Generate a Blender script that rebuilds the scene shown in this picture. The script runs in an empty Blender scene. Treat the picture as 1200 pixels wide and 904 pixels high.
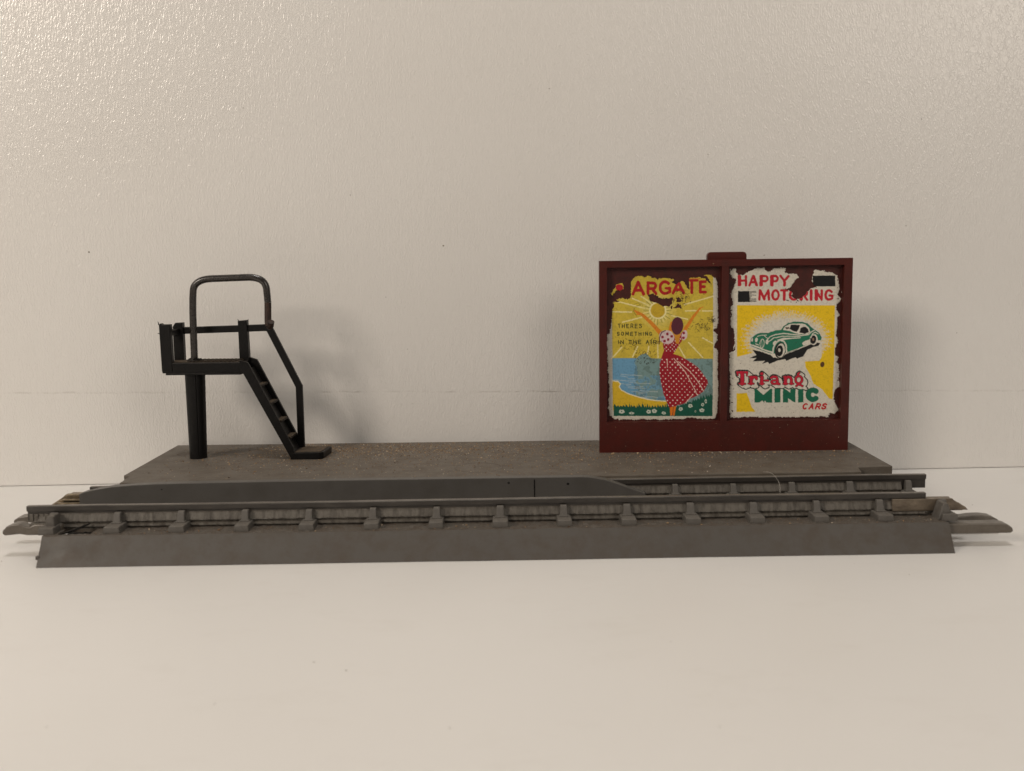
import bpy, bmesh, math, random
import numpy as np
from mathutils import Vector, Matrix

random.seed(7)
rng = np.random.default_rng(7)
MM = 0.001
SC = bpy.context.scene
COL = SC.collection

# ------------------------------------------------------------------ camera
PITCH, ROLL, YAW = 0.1220, -0.0127, -0.0116
F = Vector((-math.sin(YAW) * math.cos(PITCH), math.cos(YAW) * math.cos(PITCH), -math.sin(PITCH)))
R0 = Vector((math.cos(YAW), math.sin(YAW), 0))
U0 = R0.cross(F)
RR = R0 * math.cos(ROLL) + U0 * math.sin(ROLL)
UU = U0 * math.cos(ROLL) - R0 * math.sin(ROLL)
cam_d = bpy.data.cameras.new("camera")
cam = bpy.data.objects.new("camera", cam_d)
COL.objects.link(cam)
m = Matrix((RR, UU, -F)).transposed().to_4x4()
m.translation = Vector((85.089, -179.646, 54.329)) * MM
cam.matrix_world = m
cam_d.sensor_width = 36
cam_d.lens = 36 * 1183.16 / 1200
cam_d.clip_start = 0.01
cam_d.clip_end = 20
cam_d.dof.use_dof = True
cam_d.dof.focus_distance = 0.236
cam_d.dof.aperture_fstop = 38
SC.camera = cam

# ------------------------------------------------------------------ light
w = bpy.data.worlds.new("World")
SC.world = w
w.use_nodes = True
bg = w.node_tree.nodes["Background"]
bg.inputs[0].default_value = (1.0, 0.96, 0.90, 1)
bg.inputs[1].default_value = 0.07
SC.view_settings.view_transform = 'Standard'
SC.view_settings.look = 'None'
SC.view_settings.exposure = 0.0
SC.view_settings.gamma = 1.0


def lamp(name, loc, target, size, power, col):
    d = bpy.data.lights.new(name, 'AREA')
    d.shape = 'DISK'
    d.size = size
    d.energy = power
    d.color = col
    o = bpy.data.objects.new(name, d)
    COL.objects.link(o)
    o.location = Vector(loc)
    o.rotation_euler = (Vector(target) - Vector(loc)).to_track_quat('-Z', 'Y').to_euler()
    return o


lamp("left_room_lamp", (-0.40, -0.43, 0.35), (0.0, 0.07, 0.07), 0.21, 2.4, (1.0, 0.875, 0.745))
lamp("right_room_lamp", (0.64, -0.64, 0.42), (0.09, 0.06, 0.05), 0.42, 1.65, (1.0, 0.885, 0.765))
lamp("overhead_room_lamp", (0.06, -0.10, 0.80), (0.085, 0.02, 0.0), 0.20, 2.0, (1.0, 0.945, 0.885))

# ------------------------------------------------------------------ materials


class NT:
    """small helper round a material's node tree"""
    def __init__(self, name):
        self.m = bpy.data.materials.new(name)
        self.m.use_nodes = True
        self.t = self.m.node_tree
        self.b = self.t.nodes["Principled BSDF"]
        self.co = self.t.nodes.new("ShaderNodeTexCoord").outputs["Object"]

    def n(self, typ, **kw):
        x = self.t.nodes.new(typ)
        for k, v in kw.items():
            setattr(x, k, v)
        return x

    def l(self, a, b):
        self.t.links.new(a, b)

    def mapping(self, scale=(1, 1, 1), rot=(0, 0, 0), src=None):
        mp = self.n("ShaderNodeMapping")
        mp.inputs["Scale"].default_value = scale
        mp.inputs["Rotation"].default_value = rot
        self.l(src or self.co, mp.inputs[0])
        return mp.outputs[0]

    def noise(self, scale_mm, detail=3, rough=.55, stretch=(1, 1, 1), dist=0.0, src=None):
        """noise whose features are about scale_mm millimetres"""
        s = 1.0 / (scale_mm * MM)
        v = self.mapping((s * stretch[0], s * stretch[1], s * stretch[2]), src=src)
        x = self.n("ShaderNodeTexNoise")
        x.inputs["Scale"].default_value = 1
        x.inputs["Detail"].default_value = detail
        x.inputs["Roughness"].default_value = rough
        x.inputs["Distortion"].default_value = dist
        self.l(v, x.inputs["Vector"])
        return x.outputs["Fac"]

    def ramp(self, fac, stops):
        r = self.n("ShaderNodeValToRGB")
        e = r.color_ramp.elements
        while len(e) < len(stops):
            e.new(.5)
        for i, (p, c) in enumerate(stops):
            e[i].position = p
            e[i].color = (c, c, c, 1) if not isinstance(c, tuple) else (*c, 1)
        self.l(fac, r.inputs[0])
        return r.outputs[0]

    def mix(self, fac, a, b, mode='MIX'):
        x = self.n("ShaderNodeMix", data_type='RGBA', blend_type=mode)
        for s, v in ((x.inputs[0], fac), (x.inputs[6], a), (x.inputs[7], b)):
            if isinstance(v, (int, float)):
                s.default_value = v
            elif isinstance(v, tuple):
                s.default_value = (*v, 1)
            else:
                self.l(v, s)
        return x.outputs[2]

    def math(self, op, a, b=0.0, c=None):
        x = self.n("ShaderNodeMath", operation=op)
        for i, v in enumerate((a, b, c)):
            if v is None:
                continue
            if isinstance(v, (int, float)):
                x.inputs[i].default_value = v
            else:
                self.l(v, x.inputs[i])
        return x.outputs[0]

    def bump(self, h, dist_mm, strength=1.0, prev=None):
        b = self.n("ShaderNodeBump")
        b.inputs["Strength"].default_value = strength
        b.inputs["Distance"].default_value = dist_mm * MM
        self.l(h, b.inputs["Height"])
        if prev is not None:
            self.l(prev, b.inputs["Normal"])
        return b.outputs[0]

    def done(self, col=None, rough=None, normal=None, spec=None, metal=None):
        for nm, v in (("Base Color", col), ("Roughness", rough), ("Normal", normal), ("Specular IOR Level", spec), ("Metallic", metal)):
            if v is None:
                continue
            s = self.b.inputs[nm]
            if isinstance(v, (int, float)):
                s.default_value = v
            elif isinstance(v, tuple):
                s.default_value = (*v, 1)
            else:
                self.l(v, s)
        return self.m


def plastic(name, base, dirt, dirt_amt=.5, rough=.55, grain=.012, grain_mm=.25, dirt_mm=3.0, streak=(1, 1, 1), updust=0.0, dust=(.2, .17, .13), spec=.4):
    """moulded plastic with blotchy grime, fine dirt specks and dust lying on faces that look up"""
    t = NT(name)
    n1 = t.noise(dirt_mm, 5, .65, streak)
    n2 = t.noise(.45, 4, .7, streak)
    n3 = t.noise(14, 2, .5)
    f = t.ramp(n1, [(.42, 0.0), (.72, 1.0)])
    c = t.mix(t.math('MULTIPLY', f, dirt_amt), base, dirt)
    c = t.mix(t.math('MULTIPLY', t.ramp(n3, [(.3, 0.), (.75, 1.)]), .25), c, tuple(x * .72 for x in base))
    sp = t.ramp(n2, [(.60, 0.0), (.68, 1.0)])
    c = t.mix(t.math('MULTIPLY', sp, dirt_amt * .6), c, dirt)
    if updust > 0:
        g = t.n("ShaderNodeNewGeometry")
        sx = t.n("ShaderNodeSeparateXYZ")
        t.l(g.outputs["Normal"], sx.inputs[0])
        up = t.ramp(sx.outputs[2], [(.35, 0.0), (.9, 1.0)])
        dn = t.ramp(t.noise(.7, 4, .7), [(.35, .15), (.65, 1.0)])
        k = t.math('MULTIPLY', t.math('MULTIPLY', up, dn), updust)
        c = t.mix(k, c, dust)
        r = t.math('ADD', t.math('MULTIPLY', k, .4), rough)
    else:
        r = t.math('ADD', t.math('MULTIPLY', n1, .2), rough - .1)
    h = t.math('ADD', t.noise(grain_mm, 3, .6, streak), t.math('MULTIPLY', t.noise(grain_mm * 6, 2), 1.5))
    return t.done(c, r, t.bump(h, grain * 2, 1.0), spec)


GREY = (.082, .075, .067)
M = {}
M['ballast'] = plastic('brown_stained_ballast', (.092, .080, .066), (.07, .046, .028), .8, .6, .03, .22, 2.5)
M['base'] = plastic('grey_ballast_plastic', GREY, (.060, .042, .028), .6, .5, .008, .3, 3)
M['skirt'] = M['base']
M['chair'] = plastic('grey_sleeper_plastic', (.112, .104, .094), (.055, .045, .034), .5, .52, .02, .3, 1.5, updust=.6, dust=(.14, .12, .095))
M['support'] = plastic('streaked_rail_support_plastic', (.125, .113, .096), (.026, .020, .015), .9, .5, .03, .28, 2.0, (2.2, 1, .45), updust=.25, dust=(.16, .13, .10))
M['platform'] = plastic('grimy_platform_plastic', (.122, .105, .085), (.070, .050, .033), .75, .62, .02, .22, 5, updust=.0)
M['ramp'] = plastic('bluish_grey_ramp_plastic', (.088, .084, .079), (.048, .040, .033), .35, .42, .006, .3, 6, updust=.3, dust=(.16, .145, .12))
M['black'] = plastic('black_moulded_plastic', (.0045, .0042, .0042), (.012, .009, .007), .3, .40, .02, .5, 1.2, updust=.45, dust=(.06, .046, .034), spec=.22)
M['deck'] = plastic('dusty_black_deck', (.016, .012, .009), (.05, .036, .024), .9, .6, .03, .3, .8, updust=.85, dust=(.13, .095, .062), spec=.25)
M['board'] = plastic('maroon_plastic', (.074, .0120, .0085), (.036, .011, .008), .55, .34, .007, .4, 3.5, spec=.3)
M['panel'] = plastic('maroon_glue_stained_plastic', (.066, .0110, .0082), (.018, .007, .006), .75, .5, .012, .25, 1.8, spec=.35)
M['oldpaint'] = plastic('worn_steel_wire', (.018, .015, .013), (.035, .022, .015), .5, .28, .01, .4, 1.0, spec=.7)

t = NT('dull_nickel_rail')
n1 = t.noise(1.5, 4, .65, (.25, 1, 1))
c = t.ramp(n1, [(.3, (.036, .032, .029)), (.7, (.062, .055, .048))])
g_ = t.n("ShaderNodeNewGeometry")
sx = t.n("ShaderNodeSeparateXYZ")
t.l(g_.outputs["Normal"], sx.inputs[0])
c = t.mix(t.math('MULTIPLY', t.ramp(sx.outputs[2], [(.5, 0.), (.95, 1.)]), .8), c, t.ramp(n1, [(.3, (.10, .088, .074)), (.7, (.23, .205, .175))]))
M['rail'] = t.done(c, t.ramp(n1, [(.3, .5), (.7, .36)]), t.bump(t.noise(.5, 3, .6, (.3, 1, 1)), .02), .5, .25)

t = NT('tarnished_brass')
n1 = t.noise(1.0, 4, .65)
c = t.ramp(n1, [(.3, (.13, .10, .065)), (.7, (.34, .28, .20))])
M['brass'] = t.done(c, t.ramp(n1, [(.3, .5), (.7, .34)]), t.bump(t.noise(.6, 3, .6, (.4, 1, 1)), .03), .5, .7)
t = NT('tarnished_steel')
n1 = t.noise(1.2, 4, .65, (.5, 1, 1))
c = t.ramp(n1, [(.3, (.13, .105, .08)), (.7, (.25, .205, .155))])
M['clip'] = t.done(c, t.ramp(n1, [(.3, .5), (.7, .34)]), t.bump(t.noise(.8, 3, .6, (.5, 1, 1)), .04), .5, .6)

t = NT('rusty_wire')
n1 = t.noise(.9, 4, .7)
c = t.ramp(n1, [(.35, (.014, .011, .010)), (.7, (.06, .028, .017))])
M['rust'] = t.done(c, .55, t.bump(t.noise(.3, 3, .6), .03), .4, .2)

# wrinkled white board behind
t = NT('wrinkled_white_board')
warp = t.noise(2.6, 2, .5)
cx = t.n("ShaderNodeSeparateXYZ")
t.l(t.co, cx.inputs[0])
cm = t.n("ShaderNodeCombineXYZ")
wv = t.math('MULTIPLY', t.math('SUBTRACT', warp, .5), 1.5 * MM)
t.l(t.math('ADD', cx.outputs[0], wv), cm.inputs[0])
t.l(cx.outputs[2], cm.inputs[2])
mp = t.mapping((1150, 1, 430), src=cm.outputs[0])
vo = t.n("ShaderNodeTexVoronoi", feature='SMOOTH_F1', voronoi_dimensions='3D')
vo.inputs["Scale"].default_value = 1
vo.inputs["Smoothness"].default_value = .35
t.l(mp, vo.inputs["Vector"])
rip = t.noise(.9, 2, .5, (1.25, 1, .42), 1.2)
ph = t.math('ADD', t.math('MULTIPLY', cx.outputs[0], 2 * math.pi / (.80 * MM)), t.math('MULTIPLY', t.noise(1.25, 2, .55, (1, 1, .75)), 21.0))
worm = t.math('MULTIPLY', t.math('ADD', t.math('SINE', ph), 1.0), .5)
worm = t.math('MULTIPLY', worm, t.ramp(t.noise(1.3, 2, .5, (1, 1, .5)), [(.32, .1), (.55, 1.0)]))
hh = t.math('ADD', t.math('MULTIPLY', vo.outputs["Distance"], -.22), t.math('MULTIPLY', worm, .5))
hh = t.math('ADD', hh, t.math('MULTIPLY', t.ramp(rip, [(.3, 0.), (.7, 1.)]), .22))
# a faint level crease and a few grimy specks
zr = t.math('SUBTRACT', t.math('ADD', cx.outputs[2], t.math('MULTIPLY', cx.outputs[0], .0145)), .0231)
zr = t.math('ADD', zr, t.math('MULTIPLY', t.math('SUBTRACT', t.noise(6, 3), .5), .0009))
cre = t.math('SUBTRACT', 1.0, t.math('SMOOTH_MIN', t.math('MULTIPLY', t.math('ABSOLUTE', zr), 3200), 1.0, .1))
crm = t.math('MULTIPLY', cre, t.ramp(t.noise(5, 4, .75), [(.44, .08), (.62, 1.0)]))
spk = t.ramp(t.noise(1.6, 2, .5), [(.785, 0.0), (.82, 1.0)])
tint = t.ramp(t.noise(60, 2, .5), [(.3, (.715, .700, .675)), (.7, (.74, .727, .705))])
c = t.mix(t.math('MULTIPLY', crm, .33), tint, (.36, .33, .30))
c = t.mix(t.math('MULTIPLY', spk, .6), c, (.25, .22, .18))
nb = t.bump(hh, .060, 1.0)
nb = t.bump(crm, -.05, 1.0, nb)
nb = t.bump(t.noise(.18, 2, .6), .006, 1.0, nb)
M['wall'] = t.done(c, t.ramp(t.noise(3, 3), [(.3, .17), (.7, .26)]), nb, .6)

t = NT('smooth_white_tabletop')
st = t.ramp(t.noise(9, 4, .75, (.5, 1, 1)), [(.55, 0.0), (.8, 1.0)])
st2 = t.ramp(t.noise(2.2, 3, .6), [(.74, 0.0), (.80, 1.0)])
tint = t.ramp(t.noise(80, 2, .5), [(.3, (.725, .708, .68)), (.7, (.75, .735, .71))])
c = t.mix(t.math('MULTIPLY', st, .10), tint, (.45, .40, .34))
c = t.mix(t.math('MULTIPLY', st2, .25), c, (.4, .33, .26))
M['table'] = t.done(c, t.ramp(t.noise(30, 3), [(.3, .34), (.7, .44)]), t.bump(t.noise(1.2, 3, .6), .012, .7), .4)

t = NT('grit')
oi = t.n("ShaderNodeNewGeometry")
c = t.ramp(oi.outputs["Random Per Island"], [(0., (.07, .038, .02)), (.3, (.20, .115, .055)), (.7, (.34, .22, .11)), (.94, (.46, .36, .25)), (1., (.62, .56, .48))])
M['grit'] = t.done(c, .7)
t = NT('pale_fibre')
M['fibre'] = t.done(t.ramp(t.noise(2), [(.3, (.45, .42, .38)), (.7, (.6, .56, .5))]), .6)

t = NT('printed_paper')
at = t.n("ShaderNodeAttribute", attribute_name='print_colour')
n1 = t.noise(.5, 4, .7)
c = t.mix(t.math('MULTIPLY', t.ramp(n1, [(.55, 0.), (.85, 1.)]), .12), at.outputs["Color"], (.10, .075, .05))
M['print'] = t.done(c, t.ramp(n1, [(.3, .38), (.7, .52)]), t.bump(t.noise(.3, 3, .6), .008), .4)

# ------------------------------------------------------------------ mesh helpers (all numbers in millimetres)


def put(name, bm, mat, parent=None, smooth=False, loc=None):
    bmesh.ops.recalc_face_normals(bm, faces=bm.faces)
    bmesh.ops.scale(bm, vec=(MM, MM, MM), verts=bm.verts)
    me = bpy.data.meshes.new(name)
    bm.to_mesh(me)
    bm.free()
    me.materials.append(mat)
    if smooth:
        for p in me.polygons:
            p.use_smooth = True
        me.set_sharp_from_angle(angle=math.radians(32))
    o = bpy.data.objects.new(name, me)
    COL.objects.link(o)
    if parent:
        o.parent = parent
    if loc:
        o.location = Vector(loc) * MM
    return o


def dupe(o, parent, loc):
    c = o.copy()
    COL.objects.link(c)
    c.parent = parent
    c.location = Vector(loc) * MM
    return c


def thing(name, label, cat, loc, rz=0.0, group=None):
    o = bpy.data.objects.new(name, None)
    o.empty_display_size = .005
    COL.objects.link(o)
    o.location = Vector(loc) * MM
    o.rotation_euler = (0, 0, rz)
    o['label'] = label
    o['category'] = cat
    if group:
        o['group'] = group
    return o


def bevel_sharp(bm, wd, ang=30, seg=2):
    bmesh.ops.recalc_face_normals(bm, faces=bm.faces)
    ed = [e for e in bm.edges if len(e.link_faces) == 2 and e.calc_face_angle(0) > math.radians(ang)]
    if ed and wd > 0:
        bmesh.ops.bevel(bm, geom=ed, offset=wd, segments=seg, profile=.6, affect='EDGES', clamp_overlap=True)


def prism(poly, a0, a1, axis='y', bev=0.0, bm=None, seg=2, taper=None):
    """extrude a 2-D outline. axis y: poly is (x,z); axis x: poly is (y,z); axis z: poly is (x,y)"""
    own = bmesh.new()

    def P(p, a):
        return {'y': (p[0], a, p[1]), 'x': (a, p[0], p[1]), 'z': (p[0], p[1], a)}[axis]
    lo = [own.verts.new(P(p, a0)) for p in poly]
    hi = [own.verts.new(P(p, a1)) for p in (taper or poly)]
    own.faces.new(lo)
    own.faces.new(hi[::-1])
    k = len(poly)
    for i in range(k):
        own.faces.new((lo[i], hi[i], hi[(i + 1) % k], lo[(i + 1) % k]))
    bevel_sharp(own, bev, seg=seg)
    if bm is None:
        return own
    join(bm, own)
    return bm


def join(bm, other):
    mp = {}
    for v in other.verts:
        mp[v] = bm.verts.new(v.co)
    for f in other.faces:
        try:
            bm.faces.new([mp[v] for v in f.verts])
        except ValueError:
            pass
    other.free()


def box(x0, x1, y0, y1, z0, z1, bev=0.0, bm=None, seg=2):
    return prism([(x0, y0), (x1, y0), (x1, y1), (x0, y1)], z0, z1, 'z', bev, bm, seg)


def bar(p0, p1, wy, wt, bev=.12, bm=None):
    """straight bar in an x-z plane from p0 to p1 (x,y,z), wy deep in y, wt thick across"""
    a, b = Vector(p0), Vector(p1)
    d = (b - a).normalized()
    nrm = Vector((-d.z, 0, d.x)) * (wt / 2)
    yy = Vector((0, wy / 2, 0))
    own = bmesh.new()
    q = []
    for p in (a, b):
        q.append([own.verts.new(p + s * nrm + r * yy) for s, r in ((-1, -1), (1, -1), (1, 1), (-1, 1))])
    own.faces.new(q[0])
    own.faces.new(q[1][::-1])
    for i in range(4):
        own.faces.new((q[0][i], q[1][i], q[1][(i + 1) % 4], q[0][(i + 1) % 4]))
    bevel_sharp(own, bev)
    if bm is None:
        return own
    join(bm, own)
    return bm


def strip(path, y0, y1, wt, bev=.12):
    """bent flat bar following a path of (x,z) points, mitred at the bends"""
    n = len(path)
    L, Rr = [], []
    for i in range(n):
        p = Vector(path[i])
        d0 = (p - Vector(path[i - 1])).normalized() if i else None
        d1 = (Vector(path[i + 1]) - p).normalized() if i < n - 1 else None
        d = ((d0 or d1) + (d1 or d0)).normalized()
        k = 1.0 / max(.4, d.dot(d1 or d0))
        nn = Vector((-d.y, d.x)) * (wt / 2 * k)
        L.append(tuple(p + nn))
        Rr.append(tuple(p - nn))
    return prism(L + Rr[::-1], y0, y1, 'y', bev)


def tube(pts, r, seg=10, bm=None, cap=True):
    bm = bm or bmesh.new()
    rings = []
    up = Vector((0, 1, 0))
    n = len(pts)
    for i, p in enumerate(pts):
        p = Vector(p)
        a = Vector(pts[max(0, i - 1)])
        b = Vector(pts[min(n - 1, i + 1)])
        d = (b - a).normalized()
        s = d.cross(up)
        if s.length < 1e-3:
            s = d.cross(Vector((1, 0, 0)))
        s.normalize()
        u = s.cross(d)
        rr = r[i] if isinstance(r, (list, tuple)) else r
        rings.append([bm.verts.new(p + rr * (math.cos(2 * math.pi * k / seg) * s + math.sin(2 * math.pi * k / seg) * u)) for k in range(seg)])
    for i in range(n - 1):
        for k in range(seg):
            bm.faces.new((rings[i][k], rings[i][(k + 1) % seg], rings[i + 1][(k + 1) % seg], rings[i + 1][k]))
    if cap:
        bm.faces.new(rings[0][::-1])
        bm.faces.new(rings[-1])
    return bm


def bez(pts, rad, n=8):
    """round the corners of a polyline; rad = corner radius"""
    out = [Vector(pts[0])]
    for i in range(1, len(pts) - 1):
        p = Vector(pts[i])
        a = (Vector(pts[i - 1]) - p)
        b = (Vector(pts[i + 1]) - p)
        ra = min(rad, a.length * .49)
        rb = min(rad, b.length * .49)
        A = p + a.normalized() * ra
        B = p + b.normalized() * rb
        for k in range(n + 1):
            s = k / n
            out.append(A.lerp(p, s).lerp(p.lerp(B, s), s))
    out.append(Vector(pts[-1]))
    return out


def cells(xs, zs, solid, y0, y1, bev, axis='y'):
    """solid slab made of grid cells, open where solid(i,j) is false; outer faces only"""
    bm = bmesh.new()
    V = {}

    def v(i, j, s):
        k = (i, j, s)
        if k not in V:
            a = y1 if s else y0
            V[k] = bm.verts.new((xs[i], a, zs[j]) if axis == 'y' else (xs[i], zs[j], a))
        return V[k]
    S = lambda i, j: 0 <= i < len(xs) - 1 and 0 <= j < len(zs) - 1 and solid(i, j)
    for i in range(len(xs) - 1):
        for j in range(len(zs) - 1):
            if not S(i, j):
                continue
            for s in (0, 1):
                bm.faces.new((v(i, j, s), v(i + 1, j, s), v(i + 1, j + 1, s), v(i, j + 1, s)))
            if not S(i - 1, j):
                bm.faces.new((v(i, j, 0), v(i, j + 1, 0), v(i, j + 1, 1), v(i, j, 1)))
            if not S(i + 1, j):
                bm.faces.new((v(i + 1, j, 0), v(i + 1, j + 1, 0), v(i + 1, j + 1, 1), v(i + 1, j, 1)))
            if not S(i, j - 1):
                bm.faces.new((v(i, j, 0), v(i + 1, j, 0), v(i + 1, j, 1), v(i, j, 1)))
            if not S(i, j + 1):
                bm.faces.new((v(i, j + 1, 0), v(i + 1, j + 1, 0), v(i + 1, j + 1, 1), v(i, j + 1, 1)))
    bmesh.ops.recalc_face_normals(bm, faces=bm.faces)
    bmesh.ops.dissolve_limit(bm, angle_limit=.01, verts=bm.verts, edges=bm.edges)
    bevel_sharp(bm, bev)
    return bm


# ------------------------------------------------------------------ setting
bm = box(-900, 1100, -900, 160, -18, 0)
tb = put('tabletop', bm, M['table'])
tb['kind'] = 'structure'
bm = box(-700, 900, 0, 4, .06, 520, .3)
wl = put('wall', bm, M['wall'], loc=(0, 70.9, 0))
wl.rotation_euler = (0, 0, math.atan(.0178))
wl['kind'] = 'structure'

# little specks of dirt on the board and the tabletop
bm = bmesh.new()


def fleck(bm, p, r, ax):
    k = random.randint(5, 7)
    ph0 = random.uniform(0, 6)
    rim = []
    for i in range(k):
        a = ph0 + 6.283 * i / k
        q = r * random.uniform(.4, .9)
        rim.append(bm.verts.new((p[0] + q * math.cos(a) * 1.4, p[1] - (.02 if ax == 'y' else -q * math.sin(a)), p[2] + (q * math.sin(a) if ax == 'y' else .02))))
    c = bm.verts.new((p[0], p[1] - (.14 * r + .05 if ax == 'y' else 0), p[2] + (0 if ax == 'y' else .14 * r + .05)))
    for i in range(k):
        bm.faces.new((rim[i], rim[(i + 1) % k], c))


for x, z, r in ((-15, 58, .28), (71.5, 58.5, .3), (137, 80, .16), (160, 47, .15), (-32, 79, .14), (24, 92, .13), (98, 96, .15), (49, 71, .15), (187, 62, .16), (201, 35, .18), (62, 33, .13), (57, 46, .15), (190, 88, .14)):
    fleck(bm, (x, 0, z), r, 'y')
M['fleck'] = plastic('dark_dirt', (.20, .17, .13), (.12, .09, .07), .5, .7)
o = put('dirt_fleck', bm, M['fleck'], wl)
o['kind'] = 'stuff'
bm = bmesh.new()
for _ in range(14):
    fleck(bm, (random.uniform(-40, 210), random.uniform(-75, -3), 0), random.uniform(.05, .22) * random.random() + .05, 'z')
for _ in range(14):
    fleck(bm, (random.choice((random.uniform(-36, -8), random.uniform(172, 210))), random.uniform(0, 66), 0), random.uniform(.08, .2), 'z')
o = put('dirt_fleck', bm, M['fleck'], tb)
o['kind'] = 'stuff'

# ------------------------------------------------------------------ track
TR = thing('toy_track', 'straight grey toy railway track with two dull rails on a ballast base', 'toy track', (0, 0, 0))

SLX = [0.3 + 12.06 * k for k in range(15)]
ZT = 5.06
# ballast base: front skirt with a dent, deck with an opening at the left end, rear skirt
bm = bmesh.new()
nx, nz = 150, 8


def skirt_pt(x, s, inner=0.0):
    y = 3.2 * s
    z = ZT * s
    x2 = x
    dent = .28 * math.exp(-((x - 6) / 3.2) ** 2 - ((s - .45) / .3) ** 2) - .22 * math.exp(-((x - 1.5) / 2.0) ** 2 - ((s - .7) / .3) ** 2)
    wav = .05 * math.sin(x * .11 + 1) + .03 * math.sin(x * .37)
    lift = .12 * math.sin(x / 168 * math.pi) * (1 - s)
    return Vector((x2, y + dent * -.85 + wav * (1 - s) * .8 + inner * .85, max(0.0, z + dent * .3 + lift * .3) - inner * .5 * s))


g = [[[bm.verts.new(skirt_pt(168.4 * i / nx, j / nz, k)) for j in range(nz + 1)] for i in range(nx + 1)] for k in (0, .9)]
for i in range(nx):
    for j in range(nz):
        for k in (0, 1):
            bm.faces.new((g[k][i][j], g[k][i + 1][j], g[k][i + 1][j + 1], g[k][i][j + 1]))
    bm.faces.new((g[0][i][0], g[0][i + 1][0], g[1][i + 1][0], g[1][i][0]))
    bm.faces.new((g[0][i][nz], g[0][i + 1][nz], g[1][i + 1][nz], g[1][i][nz]))
for i in (0, nx):
    for j in range(nz):
        bm.faces.new((g[0][i][j], g[0][i][j + 1], g[1][i][j + 1], g[1][i][j]))
fs = put('ballast_skirt', bm, M['skirt'], TR, smooth=True)
bs = box(-.45, .3, .95, 1.8, 1.2, 1.9, .15)
put('moulding_burr', bs, M['skirt'], TR)
# deck (slightly grainy top built as a displaced grid) with its opening
bm = bmesh.new()
xs = np.concatenate([np.linspace(0, 24, 61), np.linspace(24.6, 168.2, 300)])
ys = np.concatenate([np.linspace(3.22, 9, 18), np.linspace(9.5, 25, 22), np.linspace(25.5, 31.7, 8)])
V = {}


def hole(i, j):
    x = (xs[i] + xs[i + 1]) / 2
    y = (ys[j] + ys[j + 1]) / 2
    return (2.3 < x < 8.6 and 4.3 < y < 8.8) or (159.6 < x < 167 and 9.9 < y < 13)


def dv(i, j):
    if (i, j) not in V:
        h = random.gauss(0, .055) if 0 < j < len(ys) - 1 else 0
        V[(i, j)] = bm.verts.new((xs[i], ys[j], ZT + h + .02))
    return V[(i, j)]


for i in range(len(xs) - 1):
    for j in range(len(ys) - 1):
        if not hole(i, j):
            bm.faces.new((dv(i, j), dv(i + 1, j), dv(i + 1, j + 1), dv(i, j + 1)))
ex = bmesh.ops.extrude_face_region(bm, geom=list(bm.faces))
bmesh.ops.translate(bm, vec=(0, 0, -.8), verts=[e for e in ex['geom'] if isinstance(e, bmesh.types.BMVert)])
put('ballast_deck', bm, M['ballast'], TR)
put('added_void_floor', box(.6, 7.4, 2.9, 32, 2.2, 3.0, .1), M['base'], TR)  # added plate below the opening, hides the bright tabletop so the void stays dark
put('ballast_skirt', prism([(34.9, 0), (31.72, ZT), (30.7, ZT - .5), (33.8, 0)], 0, 168.2, 'x', .1), M['skirt'], TR)

# rails
YN, YF = 9.1, 25.25


def rail(y, x0, x1, n=60):
    prof = [(-.56, 8.5), (-.60, 9.36), (-.48, 9.5), (.48, 9.5), (.60, 9.36), (.56, 8.5), (.18, 8.45), (.18, 6.6), (-.18, 6.6), (-.18, 8.45)]
    bm = bmesh.new()
    rg = []
    for i in range(n + 1):
        x = x0 + (x1 - x0) * i / n
        dz = .04 * math.sin(x * .05 + y) + .02 * math.sin(x * .21)
        dy = .04 * math.sin(x * .07)
        rg.append([bm.verts.new((x, y + a + dy, b + dz)) for a, b in prof])
    for i in range(n):
        for k in range(len(prof)):
            bm.faces.new((rg[i][k], rg[i + 1][k], rg[i + 1][(k + 1) % len(prof)], rg[i][(k + 1) % len(prof)]))
    bm.faces.new(rg[0])
    bm.faces.new(rg[-1][::-1])
    return put('rail', bm, M['rail'], TR)


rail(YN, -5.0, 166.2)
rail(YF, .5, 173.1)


def support(y, x0, x1, n=420):
    half = [(-.24, 7.95), (-.42, 7.72), (-.80, 6.62), (-.84, 6.42), (-.34, 6.25), (-.34, 5.98), (-.95, 5.88), (-1.02, 5.5), (-.45, 5.32), (-.45, 4.9)]
    prof = half + [(-a, b) for a, b in half[::-1]]
    bm = bmesh.new()
    rg = []
    for i in range(n + 1):
        x = x0 + (x1 - x0) * i / n
        rg.append([bm.verts.new((x, y + a + random.gauss(0, .022) * (1 if 0 < k < 8 or 11 < k < 19 else .2), b + random.gauss(0, .012))) for k, (a, b) in enumerate(prof)])
    for i in range(n):
        for k in range(len(prof)):
            bm.faces.new((rg[i][k], rg[i + 1][k], rg[i + 1][(k + 1) % len(prof)], rg[i][(k + 1) % len(prof)]))
    bm.faces.new(rg[0])
    bm.faces.new(rg[-1][::-1])
    return put('rail_support', bm, M['support'], TR)


support(YN, -3.6, 166.0)
support(YF, .9, 168.0)

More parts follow.
